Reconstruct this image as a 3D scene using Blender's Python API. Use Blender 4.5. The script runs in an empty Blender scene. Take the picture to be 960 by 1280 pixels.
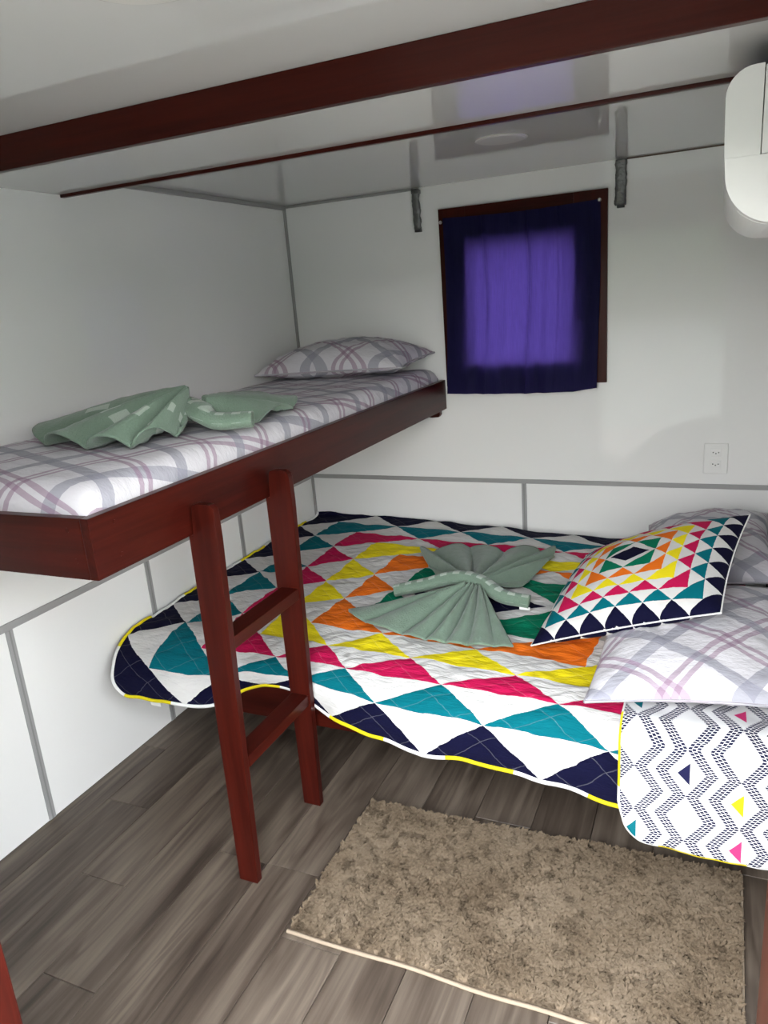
import bpy, bmesh, math, random
import numpy as np
from mathutils import Vector, Matrix, noise
R = math.radians
random.seed(7)
scene = bpy.context.scene
COL = scene.collection

# ------------------------------------------------------------------ camera
F_PX = 925.4
CAM = Vector((2.027, -3.479, 1.6274))
YAW, PITCH, ROLL = R(24.775), R(16.009), R(-4.5526)
_f = Vector((-math.sin(YAW)*math.cos(PITCH), math.cos(YAW)*math.cos(PITCH), -math.sin(PITCH)))
_r = Vector((math.cos(YAW), math.sin(YAW), 0.0))
_u = _r.cross(_f)
_r, _u = (_r*math.cos(ROLL)+_u*math.sin(ROLL)), (-_r*math.sin(ROLL)+_u*math.cos(ROLL))
camd = bpy.data.cameras.new('camera')
camd.sensor_fit = 'HORIZONTAL'
camd.sensor_width = 36.0
camd.lens = F_PX/960*36.0
camd.clip_start = 0.02
cam = bpy.data.objects.new('camera', camd)
COL.objects.link(cam)
cam.matrix_world = Matrix(((_r.x, _u.x, -_f.x, CAM.x), (_r.y, _u.y, -_f.y, CAM.y),
                           (_r.z, _u.z, -_f.z, CAM.z), (0, 0, 0, 1)))
scene.camera = cam


def px(x, y, axis, val):
    """the point where the photograph's pixel meets the plane axis = val"""
    d = _f + _r*((x-480)/F_PX) + _u*((640-y)/F_PX)
    i = 'xyz'.index(axis)
    return CAM + d*((val-CAM[i])/d[i])


# ------------------------------------------------------------------ world, light, exposure
scene.view_settings.view_transform = 'Standard'
scene.view_settings.look = 'None'
scene.view_settings.exposure = 1.66
scene.view_settings.gamma = 1.0
scene.view_settings.use_curve_mapping = False
world = bpy.data.worlds.new('daylight')
scene.world = world
world.use_nodes = True
wn = world.node_tree
wn.nodes.clear()
w_out = wn.nodes.new('ShaderNodeOutputWorld')
w_bg = wn.nodes.new('ShaderNodeBackground')
w_tc = wn.nodes.new('ShaderNodeTexCoord')
w_sep = wn.nodes.new('ShaderNodeSeparateXYZ')
w_ramp = wn.nodes.new('ShaderNodeValToRGB')
w_ramp.color_ramp.elements[0].position = 0.0
w_ramp.color_ramp.elements[0].color = (1.0, 0.98, 0.94, 1)
w_ramp.color_ramp.elements[1].position = 0.7
w_ramp.color_ramp.elements[1].color = (0.86, 0.92, 1.0, 1)
wn.links.new(w_tc.outputs['Generated'], w_sep.inputs[0])
wn.links.new(w_sep.outputs['Z'], w_ramp.inputs['Fac'])
wn.links.new(w_ramp.outputs['Color'], w_bg.inputs['Color'])
w_bg.inputs['Strength'].default_value = 5.0
wn.links.new(w_bg.outputs[0], w_out.inputs[0])


def portal(name, loc, rot, sx, sy):
    """marks an opening for the sky light; gives off no light of its own"""
    l = bpy.data.lights.new(name, 'AREA')
    l.shape = 'RECTANGLE'
    l.size, l.size_y = sx, sy
    l.cycles.is_portal = True
    o = bpy.data.objects.new(name, l)
    o.location = loc
    o.rotation_euler = rot
    COL.objects.link(o)


# door opening, pointing into the room (+y)
DOOR_X0, DOOR_X1, DOOR_H, FRONT_Y = 1.145, 2.078, 1.98, -2.97
portal('door_daylight', ((DOOR_X0+DOOR_X1)/2, FRONT_Y-0.075, DOOR_H/2), (R(90), 0, 0), DOOR_X1-DOOR_X0, DOOR_H)

# ------------------------------------------------------------------ helpers


def mesh_obj(name, verts, faces, mat=None, parent=None, uv=None, smooth=False):
    me = bpy.data.meshes.new(name)
    me.from_pydata([tuple(v) for v in verts], [], faces)
    if uv is not None:
        lay = me.uv_layers.new(name='UVMap')
        li = np.empty(len(me.loops), dtype=np.int32)
        me.loops.foreach_get('vertex_index', li)
        lay.data.foreach_set('uv', np.asarray(uv, dtype=np.float32)[li].ravel())
    if smooth:
        me.polygons.foreach_set('use_smooth', [True]*len(me.polygons))
    if mat is not None:
        me.materials.append(mat)
    o = bpy.data.objects.new(name, me)
    COL.objects.link(o)
    if parent is not None:
        o.parent = parent
    return o


def bm_obj(name, bm, mat=None, parent=None, smooth=False):
    me = bpy.data.meshes.new(name)
    bmesh.ops.recalc_face_normals(bm, faces=bm.faces)
    bm.to_mesh(me)
    bm.free()
    if smooth:
        me.polygons.foreach_set('use_smooth', [True]*len(me.polygons))
    if mat is not None:
        me.materials.append(mat)
    o = bpy.data.objects.new(name, me)
    COL.objects.link(o)
    if parent is not None:
        o.parent = parent
    return o


def add_box(bm, lo, hi, bevel=0.0, seg=2):
    lo, hi = Vector(lo), Vector(hi)
    m = Matrix.Translation((lo+hi)/2) @ Matrix.Diagonal((*(hi-lo), 1))
    g = bmesh.ops.create_cube(bm, size=1.0, matrix=m)
    if bevel > 0:
        es = set()
        for v in g['verts']:
            es.update(v.link_edges)
        bmesh.ops.bevel(bm, geom=list(es), offset=bevel, segments=seg, profile=0.7, affect='EDGES')


def box(name, lo, hi, mat, parent=None, bevel=0.0, seg=2):
    bm = bmesh.new()
    add_box(bm, lo, hi, bevel, seg)
    return bm_obj(name, bm, mat, parent)


def add_cyl(bm, p0, p1, r0, r1=None, seg=20, cap=True):
    p0, p1 = Vector(p0), Vector(p1)
    d = p1-p0
    m = Matrix.Translation((p0+p1)/2) @ d.to_track_quat('Z', 'Y').to_matrix().to_4x4()
    bmesh.ops.create_cone(bm, cap_ends=cap, segments=seg, radius1=r0, radius2=r0 if r1 is None else r1,
                          depth=d.length, matrix=m)


def prism(name, pts, a0, a1, axis, mat, parent=None, bevel=0.0):
    """polygon pts in the two other axes, extruded along axis from a0 to a1"""
    def P(p, a):
        return {'y': (p[0], a, p[1]), 'x': (a, p[0], p[1]), 'z': (p[0], p[1], a)}[axis]
    bm = bmesh.new()
    A = [bm.verts.new(P(p, a0)) for p in pts]
    B = [bm.verts.new(P(p, a1)) for p in pts]
    bm.faces.new(A)
    bm.faces.new(list(reversed(B)))
    n = len(pts)
    for i in range(n):
        bm.faces.new((A[i], B[i], B[(i+1) % n], A[(i+1) % n]))
    bmesh.ops.recalc_face_normals(bm, faces=bm.faces)
    if bevel > 0:
        bmesh.ops.bevel(bm, geom=list(bm.edges), offset=bevel, segments=2, profile=0.7, affect='EDGES')
    return bm_obj(name, bm, mat, parent)


def grid_faces(nu, nv):
    f = []
    for i in range(nu-1):
        for j in range(nv-1):
            a = i*nv+j
            f.append((a, a+nv, a+nv+1, a+1))
    return f


def empty(name, loc=(0, 0, 0), parent=None):
    o = bpy.data.objects.new(name, None)
    o.empty_display_size = 0.1
    o.location = loc
    COL.objects.link(o)
    if parent:
        o.parent = parent
    return o


def thing(name, label, cat, group=None):
    o = empty(name)
    return tag(o, label, cat, group)


def tag(o, label, cat, group=None):
    o['label'] = label
    o['category'] = cat
    if group:
        o['group'] = group
    return o


def struct(o, label=None):
    o['kind'] = 'structure'
    if label:
        o['label'] = label
    return o


def interp(x, xs, ys):
    """smooth (monotone-ish) interpolation through the points"""
    x = np.asarray(x, dtype=float)
    xs, ys = np.asarray(xs, float), np.asarray(ys, float)
    i = np.clip(np.searchsorted(xs, x)-1, 0, len(xs)-2)
    h = xs[1:]-xs[:-1]
    d = (ys[1:]-ys[:-1])/h
    m = np.zeros_like(ys)
    m[1:-1] = np.where(d[1:]*d[:-1] > 0, (d[1:]+d[:-1])/2, 0)
    m[0], m[-1] = d[0], d[-1]
    t = np.clip((x-xs[i])/h[i], 0, 1)
    return ((2*t**3-3*t**2+1)*ys[i]+(t**3-2*t**2+t)*h[i]*m[i]+(-2*t**3+3*t**2)*ys[i+1]+(t**3-t**2)*h[i]*m[i+1])


def nz(x, y, z=0.0):
    return noise.noise(Vector((x, y, z)))


# ------------------------------------------------------------------ materials
class NT:
    """little wrapper for building node trees"""

    def __init__(self, name, rough=0.5, spec=0.5):
        self.m = bpy.data.materials.new(name)
        self.m.use_nodes = True
        self.t = self.m.node_tree
        self.b = self.t.nodes['Principled BSDF']
        self.out = self.t.nodes['Material Output']
        self.b.inputs['Roughness'].default_value = rough
        self.b.inputs['Specular IOR Level'].default_value = spec

    def set(self, sock, v):
        if isinstance(v, bpy.types.NodeSocket):
            self.t.links.new(v, sock)
        elif isinstance(v, (tuple, list)) and len(v) == 3 and sock.type == 'RGBA':
            sock.default_value = (*v, 1)
        else:
            sock.default_value = v

    def n(self, typ, **kw):
        n = self.t.nodes.new(typ)
        for k, v in kw.items():
            setattr(n, k, v)
        return n

    def math(self, op, a, b=None, c=None, clamp=False):
        n = self.n('ShaderNodeMath', operation=op)
        n.use_clamp = clamp
        self.set(n.inputs[0], a)
        if b is not None:
            self.set(n.inputs[1], b)
        if c is not None:
            self.set(n.inputs[2], c)
        return n.outputs[0]

    def mix(self, fac, a, b, blend='MIX'):
        n = self.n('ShaderNodeMix', data_type='RGBA', blend_type=blend)
        self.set(n.inputs['Factor'], fac)
        self.set(n.inputs['A'], a)
        self.set(n.inputs['B'], b)
        return n.outputs['Result']

    def sep(self, v):
        n = self.n('ShaderNodeSeparateXYZ')
        self.set(n.inputs[0], v)
        return n.outputs

    def comb(self, x, y, z=0.0):
        n = self.n('ShaderNodeCombineXYZ')
        for i, v in enumerate((x, y, z)):
            self.set(n.inputs[i], v)
        return n.outputs[0]

    def coord(self, which='Object'):
        return self.n('ShaderNodeTexCoord').outputs[which]

    def mapping(self, vec, scale=(1, 1, 1), rot=(0, 0, 0), loc=(0, 0, 0)):
        n = self.n('ShaderNodeMapping')
        self.set(n.inputs['Vector'], vec)
        n.inputs['Scale'].default_value = scale
        n.inputs['Rotation'].default_value = rot
        n.inputs['Location'].default_value = loc
        return n.outputs[0]

    def noise(self, vec, scale=5, detail=3, rough=0.5, out='Fac', dist=0.0):
        n = self.n('ShaderNodeTexNoise')
        if vec is not None:
            self.set(n.inputs['Vector'], vec)
        n.inputs['Scale'].default_value = scale
        n.inputs['Detail'].default_value = detail
        n.inputs['Roughness'].default_value = rough
        n.inputs['Distortion'].default_value = dist
        return n.outputs[out]

    def ramp(self, fac, stops, interp='LINEAR'):
        n = self.n('ShaderNodeValToRGB')
        cr = n.color_ramp
        cr.interpolation = interp
        while len(cr.elements) < len(stops):
            cr.elements.new(0.5)
        for e, (p, c) in zip(cr.elements, stops):
            e.position = p
            e.color = (*c, 1)
        self.set(n.inputs['Fac'], fac)
        return n.outputs['Color']

    def bump(self, h, strength=0.3, dist=0.01):
        n = self.n('ShaderNodeBump')
        n.inputs['Strength'].default_value = strength
        n.inputs['Distance'].default_value = dist
        self.set(n.inputs['Height'], h)
        self.t.links.new(n.outputs[0], self.b.inputs['Normal'])
        return n

    def base(self, c):
        self.set(self.b.inputs['Base Color'], c)
        return self


def plain(name, col, rough=0.5, spec=0.5, metal=0.0):
    k = NT(name, rough, spec)
    v = k.noise(k.coord(), 30, 2)
    k.base(k.mix(k.math('MULTIPLY', v, 0.12), col, tuple(c*0.8 for c in col)))
    k.b.inputs['Metallic'].default_value = metal
    return k.m


def srgb(r, g, b):
    def f(c):
        c /= 255
        return c/12.92 if c <= 0.04045 else ((c+0.055)/1.055)**2.4
    return (f(r), f(g), f(b))


def glossy_panel(name, col, rough, wav=0.0, spec=0.5):
    k = NT(name, rough, spec)
    c = k.coord()
    v = k.noise(c, 3, 2)
    k.base(k.mix(k.math('MULTIPLY', v, 0.1), col, tuple(x*0.9 for x in col)))
    if wav:
        k.bump(k.noise(c, 4.0, 1), wav, 0.02)
    return k.m


M = {}
M['panel'] = glossy_panel('white_laminate_panel', (0.87, 0.87, 0.855), 0.06, 0.0, 0.36)
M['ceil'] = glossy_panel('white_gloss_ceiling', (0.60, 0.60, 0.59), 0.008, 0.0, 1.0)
M['alu'] = plain('grey_aluminium_profile', (0.36, 0.36, 0.355), 0.4, 0.4, 0.1)
M['alu_dark'] = plain('profile_groove', (0.26, 0.26, 0.26), 0.5)
M['white_plastic'] = plain('white_plastic', (0.86, 0.86, 0.84), 0.3)
M['dark_plastic'] = plain('dark_plastic', (0.03, 0.032, 0.036), 0.5)


def wood_mat(name, axis, c0, c1, rough=0.28):
    k = NT(name, rough, 0.5)
    sc = [26, 26, 26]
    sc['xyz'.index(axis)] = 1.3
    rnd = k.n('ShaderNodeObjectInfo').outputs['Random']
    off = k.n('ShaderNodeVectorMath', operation='ADD')
    k.set(off.inputs[0], k.coord())
    k.set(off.inputs[1], k.comb(k.math('MULTIPLY', rnd, 7.0), k.math('MULTIPLY', rnd, 3.0), rnd))
    v = k.mapping(off.outputs[0], scale=tuple(sc))
    g = k.noise(v, 1.0, 4, 0.6, dist=0.4)
    g2 = k.noise(v, 5.0, 3, 0.6)
    f = k.math('ADD', k.math('MULTIPLY', g, 0.75), k.math('MULTIPLY', g2, 0.3))
    k.base(k.ramp(f, [(0.3, c0), (0.72, c1)]))
    k.bump(g2, 0.06, 0.002)
    k.b.inputs['Specular IOR Level'].default_value = 0.15
    return k.m


MAH0, MAH1 = (0.020, 0.0026, 0.0018), (0.062, 0.0078, 0.0045)
for ax in 'xyz':
    M['mah_'+ax] = wood_mat('varnished_mahogany_'+ax, ax, MAH0, MAH1)


def floor_mat():
    k = NT('greige_laminate_plank', 0.42, 0.4)
    rnd = k.n('ShaderNodeObjectInfo').outputs['Random']
    off = k.n('ShaderNodeVectorMath', operation='ADD')
    k.set(off.inputs[0], k.coord())
    k.set(off.inputs[1], k.comb(k.math('MULTIPLY', rnd, 5.0), k.math('MULTIPLY', rnd, 13.0), 0.0))
    v = k.mapping(off.outputs[0], scale=(10, 1.05, 1))
    w = k.noise(v, 1.0, 2, 0.5, dist=1.2)
    rings = k.math('SINE', k.math('MULTIPLY', w, 24.0))
    v2 = k.mapping(off.outputs[0], scale=(60, 2.2, 1))
    fine = k.noise(v2, 1.0, 4, 0.65)
    big = k.noise(k.mapping(off.outputs[0], scale=(14, 1.1, 1)), 1.0, 2)
    f = k.math('ADD', k.math('MULTIPLY', rings, 0.06), k.math('MULTIPLY', fine, 0.42))
    f = k.math('ADD', f, k.math('MULTIPLY', big, 0.62))
    f = k.math('ADD', f, k.math('MULTIPLY', k.math('SUBTRACT', rnd, 0.5), 0.10))
    k.base(k.ramp(f, [(0.30, (0.040, 0.028, 0.0205)), (0.50, (0.098, 0.074, 0.056)), (0.74, (0.180, 0.143, 0.110))]))
    k.bump(fine, 0.08, 0.002)
    return k.m


M['floor'] = floor_mat()
M['floor_core'] = plain('floor_underlay', (0.03, 0.025, 0.02), 0.8)

WHITE_F = (0.66, 0.652, 0.635)
QCOL = {'navy': (0.003, 0.003, 0.021), 'teal': (0.0, 0.130, 0.165), 'mag': (0.50, 0.008, 0.075),
        'yel': (0.80, 0.66, 0.012), 'ora': (0.80, 0.165, 0.012), 'grn': (0.0, 0.165, 0.085)}


def patchwork(name, N, stitch=True, warp=0.055):
    """rings of triangles around the middle; UV runs 0..2N in cells both ways"""
    k = NT(name, 0.85, 0.12)
    uv = k.coord('UV')
    nv = k.noise(uv, 2.6, 3, 0.6, out='Color')
    vs = k.n('ShaderNodeVectorMath', operation='SUBTRACT')
    k.set(vs.inputs[0], nv)
    vs.inputs[1].default_value = (0.5, 0.5, 0.5)
    va = k.n('ShaderNodeVectorMath', operation='MULTIPLY_ADD')
    k.set(va.inputs[0], vs.outputs[0])
    va.inputs[1].default_value = (warp*2, warp*2, 0)
    k.set(va.inputs[2], uv)
    a, b, _ = k.sep(va.outputs[0])
    A = k.math('MINIMUM', a, k.math('SUBTRACT', 2*N, a))     # distance from nearest side edge
    B = k.math('MINIMUM', b, k.math('SUBTRACT', 2*N, b))
    d = k.math('MINIMUM', A, B)
    ring = k.math('FLOOR', d)
    fd = k.math('SUBTRACT', d, ring)
    vert = k.math('LESS_THAN', A, B)                          # 1 -> ring side runs along b
    t = k.math('ADD', k.math('MULTIPLY', vert, b), k.math('MULTIPLY', k.math('SUBTRACT', 1.0, vert), a))
    s = k.math('FRACT', k.math('MULTIPLY', k.math('SUBTRACT', t, ring), 0.5))   # 0..1 over one base
    h = k.math('SUBTRACT', 1.0, k.math('ABSOLUTE', k.math('SUBTRACT', k.math('MULTIPLY', s, 2.0), 1.0)))
    tri = k.math('LESS_THAN', fd, h)
    seq = ['navy', 'teal', 'mag', 'yel', 'ora', 'grn', 'grn']
    col = k.ramp(k.math('DIVIDE', ring, 8.0),
                 [(max(0, i/8-0.03), QCOL[c]) for i, c in enumerate(seq)], 'CONSTANT')
    outer = k.math('LESS_THAN', ring, 5.5)
    tri = k.math('MULTIPLY', tri, outer)
    white = k.mix(k.noise(uv, 1.2, 2), WHITE_F, (0.61, 0.60, 0.585))
    c = k.mix(tri, white, col)
    da = k.math('MULTIPLY', k.math('ABSOLUTE', k.math('SUBTRACT', a, N)), 1/1.55)
    db = k.math('MULTIPLY', k.math('ABSOLUTE', k.math('SUBTRACT', b, N)), 1/1.15)
    cen = k.math('LESS_THAN', k.math('ADD', da, db), 1.0)
    c = k.mix(cen, c, QCOL['navy'])
    if stitch:
        p1 = k.math('ABSOLUTE', k.math('SUBTRACT', k.math('FRACT', k.math('MULTIPLY', k.math('ADD', a, b), 1.0)), 0.5))
        q1 = k.math('ABSOLUTE', k.math('SUBTRACT', k.math('FRACT', k.math('MULTIPLY', k.math('SUBTRACT', a, b), 1.0)), 0.5))
        thr = k.math('LESS_THAN', k.math('MINIMUM', p1, q1), 0.012)
        c = k.mix(k.math('MULTIPLY', thr, 0.09), c, (0.6, 0.6, 0.65))
    k.base(c)
    # diagonal quilting seams and small puckers
    if stitch:
        p = k.math('ABSOLUTE', k.math('SUBTRACT', k.math('FRACT', k.math('MULTIPLY', k.math('ADD', a, b), 1.0)), 0.5))
        q = k.math('ABSOLUTE', k.math('SUBTRACT', k.math('FRACT', k.math('MULTIPLY', k.math('SUBTRACT', a, b), 1.0)), 0.5))
        seam = k.math('MULTIPLY', k.math('MINIMUM', p, 0.14), 3.0)
        seam = k.math('ADD', seam, k.math('MULTIPLY', k.math('MINIMUM', q, 0.14), 3.0))
        wr = k.noise(k.mapping(uv, scale=(1.0, 2.6, 1)), 2.6, 4, 0.6)
        hgt = k.math('ADD', seam, k.math('MULTIPLY', wr, 2.2))
        k.bump(hgt, 0.55, 0.006)
    else:
        k.bump(k.noise(uv, 4, 3, 0.6), 0.35, 0.004)
    return k.m


M['quilt'] = patchwork('patchwork_quilt_cloth', 7)
M['cushion'] = patchwork('patchwork_cushion_cloth', 7, stitch=False, warp=0.045)


def binding_mat():
    k = NT('yellow_white_binding', 0.7, 0.2)
    u, v, _ = k.sep(k.coord('UV'))
    f = k.math('FRACT', k.math('MULTIPLY', u, 1/0.42))
    k.base(k.mix(k.math('LESS_THAN', f, 0.5), (0.80, 0.80, 0.79), (0.72, 0.60, 0.01)))
    return k.m


M['binding'] = binding_mat()


def reverse_mat():
    """quilt's reverse: white, wavy bands of small navy dashes, a few coloured triangles"""
    k = NT('quilt_reverse_print', 0.75, 0.2)
    u, v, _ = k.sep(k.coord('UV'))
    P, H = 0.126, 0.125
    X = k.math('MULTIPLY', u, 1/P)
    Y = k.math('MULTIPLY', v, 1/H)
    s = k.math('PINGPONG', X, 1.0)
    m = k.math('SUBTRACT', k.math('MULTIPLY', k.math('PINGPONG', k.math('MULTIPLY', Y, 2.0), 1.0), 2.0), 1.0)
    d0 = k.math('SUBTRACT', s, k.math('ADD', k.math('MULTIPLY', m, 0.18), 0.5))
    d = k.math('ABSOLUTE', d0)
    band = k.math('MULTIPLY', k.math('GREATER_THAN', d, 0.09), k.math('LESS_THAN', d, 0.34))
    dn = k.math('DIVIDE', k.math('SUBTRACT', d, 0.09), 0.0816)
    row = k.math('FLOOR', dn)
    lines = k.math('LESS_THAN', k.math('FRACT', dn), 0.84)
    dash = k.math('LESS_THAN', k.math('FRACT', k.math('ADD', k.math('MULTIPLY', v, 150.0), k.math('MULTIPLY', row, 0.5))), 0.70)
    ink = k.math('MULTIPLY', band, k.math('MULTIPLY', lines, dash))
    c = k.mix(ink, (0.69, 0.69, 0.69), (0.006, 0.007, 0.04))
    # triangles in some diamonds
    col_i = k.math('ROUND', X)
    par = k.math('MULTIPLY', k.math('ABSOLUTE', k.math('MODULO', col_i, 2.0)), 0.5)
    Ys = k.math('ADD', k.math('SUBTRACT', Y, 0.5), par)
    row_i = k.math('ROUND', Ys)
    lx = k.math('SUBTRACT', X, col_i)
    ly = k.math('ABSOLUTE', k.math('SUBTRACT', Ys, row_i))
    inx = k.math('MULTIPLY', k.math('GREATER_THAN', lx, -0.17), k.math('LESS_THAN', lx, 0.06))
    slope = k.math('MULTIPLY', k.math('ADD', lx, 0.17), 1.05)
    tri = k.math('MULTIPLY', inx, k.math('LESS_THAN', ly, slope))
    for ci, ri, tc in ((0, 0, QCOL['teal']), (0, 3, QCOL['teal']), (1, 2, (0.010, 0.010, 0.055)),
                       (2, 0, (0.62, 0.04, 0.17)), (2, 1, (0.75, 0.65, 0.01)), (2, 3, (0.62, 0.04, 0.17)), (3, 1, QCOL['teal'])):
        here = k.math('MULTIPLY', k.math('COMPARE', col_i, float(ci), 0.1), k.math('COMPARE', row_i, float(ri), 0.1))
        c = k.mix(k.math('MULTIPLY', tri, here), c, tc)
    k.base(c)
    k.bump(k.noise(k.coord('UV'), 14, 3), 0.25, 0.006)
    return k.m


M['reverse'] = reverse_mat()


def plaid(name, rot=0.5, warm=0.0):
    """white cotton with grey bands and mauve double lines; UV in metres"""
    k = NT(name, 0.8, 0.2)
    uv = k.mapping(k.coord('UV'), rot=(0, 0, rot))
    u, v, _ = k.sep(uv)
    c = (0.65, 0.635, 0.665)
    out = None
    for i, t in enumerate((u, v)):
        f = k.math('FRACT', k.math('MULTIPLY', t, 1/(0.27 if i == 0 else 0.245)))
        g = k.math('LESS_THAN', k.math('ABSOLUTE', k.math('SUBTRACT', f, 0.20)), 0.075)
        l1 = k.math('LESS_THAN', k.math('ABSOLUTE', k.math('SUBTRACT', f, 0.62)), 0.030)
        l2 = k.math('LESS_THAN', k.math('ABSOLUTE', k.math('SUBTRACT', f, 0.735)), 0.030)
        l = k.math('MAXIMUM', l1, l2)
        src = c if out is None else out
        out = k.mix(k.math('MULTIPLY', g, 0.72), src, (0.30, 0.30, 0.36), 'MIX')
        out = k.mix(k.math('MULTIPLY', l, 0.62), out, (0.30, 0.18, 0.27), 'MIX')
    k.base(out)
    k.bump(k.noise(k.mapping(k.coord('UV'), scale=(1, 1.8, 1)), 14, 4, 0.55), 0.45, 0.016)
    return k.m


M['plaid_bunk'] = plaid('plaid_sheet_bunk', R(22))
M['plaid_pillow'] = plaid('plaid_pillowcase', R(38))


def towel_mat():
    k = NT('sage_green_terry', 0.95, 0.05)
    u, v, w = k.sep(k.coord('UV'))
    n1 = k.noise(k.coord(), 160, 2, 0.7)
    n2 = k.noise(k.coord(), 18, 3)
    base = k.mix(k.math('ADD', k.math('MULTIPLY', n1, 0.5), k.math('MULTIPLY', n2, 0.4)), (0.115, 0.175, 0.128), (0.225, 0.305, 0.24))
    # a woven band of paler checks where v lies in 0.62..0.80
    inb = k.math('LESS_THAN', k.math('ABSOLUTE', k.math('SUBTRACT', v, 0.71)), 0.09)
    chk = k.math('GREATER_THAN', k.math('SINE', k.math('MULTIPLY', u, 130.0)), -0.1)
    base = k.mix(k.math('MULTIPLY', k.math('MULTIPLY', inb, chk), 0.55), base, (0.52, 0.58, 0.52))
    k.base(base)
    k.bump(k.math('ADD', n1, n2), 0.6, 0.004)
    k.b.inputs['Sheen Weight'].default_value = 0.25
    return k.m


M['towel'] = towel_mat()


def rug_mat():
    k = NT('beige_shag', 0.9, 0.1)
    c = k.coord()
    f = k.math('ADD', k.math('MULTIPLY', k.noise(c, 5, 3, 0.6), 0.75), k.math('MULTIPLY', k.noise(c, 110, 2), 0.45))
    k.base(k.ramp(f, [(0.40, (0.105, 0.074, 0.047)), (0.60, (0.180, 0.134, 0.090)), (0.8, (0.235, 0.180, 0.126))]))
    return k.m


M['rug'] = rug_mat()
M['rug_edge'] = plain('beige_binding', (0.33, 0.26, 0.19), 0.85, 0.1)


def curtain_mat():
    k = NT('navy_voile', 0.7, 0.2)
    c = k.coord()
    wv = k.noise(k.mapping(c, scale=(260, 1, 12)), 1.0, 2)
    col = k.mix(wv, (0.010, 0.010, 0.058), (0.020, 0.018, 0.095))
    k.base(col)
    tr = k.n('ShaderNodeBsdfTranslucent')
    k.set(tr.inputs['Color'], k.mix(wv, (0.020, 0.011, 0.070), (0.033, 0.019, 0.105)))
    mx = k.n('ShaderNodeMixShader')
    mx.inputs[0].default_value = 0.5
    k.t.links.new(k.b.outputs[0], mx.inputs[1])
    k.t.links.new(tr.outputs[0], mx.inputs[2])
    k.t.links.new(mx.outputs[0], k.out.inputs['Surface'])
    return k.m


M['curtain'] = curtain_mat()


def tape_mat():
    k = NT('crumpled_silver_tape', 0.32, 0.5)
    c = k.coord()
    k.base(k.mix(k.noise(c, 60, 3), (0.09, 0.09, 0.09), (0.24, 0.245, 0.24)))
    k.b.inputs['Metallic'].default_value = 0.75
    k.bump(k.noise(c, 70, 3, 0.6), 0.8, 0.006)
    return k.m


M['tape'] = tape_mat()


def glass_mat():
    k = NT('window_glass', 0.0, 0.5)
    k.base((0.95, 0.97, 0.97))
    k.b.inputs['Transmission Weight'].default_value = 1.0
    k.b.inputs['IOR'].default_value = 1.02
    return k.m


M['glass'] = glass_mat()
M['diffuser'] = plain('opal_lamp_cover', (0.62, 0.61, 0.58), 0.25)
M['steel'] = plain('pin_steel', (0.6, 0.58, 0.55), 0.3, 0.5, 0.9)
M['deck'] = plain('weathered_deck', (0.16, 0.135, 0.11), 0.8)
M['water'] = plain('green_river_water', (0.075, 0.09, 0.07), 0.6)

# ------------------------------------------------------------------ the room
W, D = 2.27, FRONT_Y          # right wall x, front wall y
ZT, ZC, ZN = 0.72, 2.108, 2.042
STEP_Y = -1.456
TH = 0.07

# floor with its planks
fl = struct(box('floor', (-TH, D-TH, -0.06), (W+TH, TH, -0.012), M['floor_core']))
PW = 0.18
pm = {}
xs = np.arange(1.015-PW*6, W, PW)
ends = {4: -1.95, 5: -1.945, 11: -1.83}
for ci, x0 in enumerate(xs):
    x0c, x1c = max(x0, 0.0), min(x0+PW, W)
    if x1c-x0c < 0.01:
        continue
    e0 = ends.get(ci, -0.35-0.31*((ci*5) % 4))
    cuts = sorted({c for c in (e0, e0+1.2, e0-1.2, e0-2.4) if D+0.1 < c < -0.1} | {0.0, D})
    for y0, y1 in zip(cuts[:-1], cuts[1:]):
        wv, ln = x1c-x0c-0.0016, y1-y0-0.0016
        key = (round(wv, 3), round(ln, 3))
        if key not in pm:
            bm = bmesh.new()
            add_box(bm, (-wv/2, -ln/2, -0.012), (wv/2, ln/2, 0.0), 0.0012, 1)
            o = bm_obj('plank', bm, M['floor'], fl)
            pm[key] = o
        else:
            o = pm[key].copy()
            COL.objects.link(o)
        o.location = ((x0c+x1c)/2, (y0+y1)/2, 0)

# ceilings: the far one a little higher than the near one
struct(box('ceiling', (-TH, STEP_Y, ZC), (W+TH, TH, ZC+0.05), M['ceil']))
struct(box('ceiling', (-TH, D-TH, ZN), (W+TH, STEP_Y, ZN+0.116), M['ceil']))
struct(box('trim_1', (0.002, STEP_Y-0.004, ZN-0.010), (W, STEP_Y+0.014, ZN+0.012), M['mah_x'], None, 0.003),
       'thin dark red batten edging the lower ceiling panel')
struct(box('trim_2', (0.0, -2.142, ZN-0.071), (W, -2.122, ZN-0.0005), M['mah_x'], None, 0.002),
       'dark red mahogany beam fixed under the glossy ceiling')


def profile(name, lo, hi, parent, groove=None):
    """aluminium joint strip, with a groove down its middle"""
    o = box(name, lo, hi, M['alu'], parent, 0.002, 1)
    return o


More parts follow.
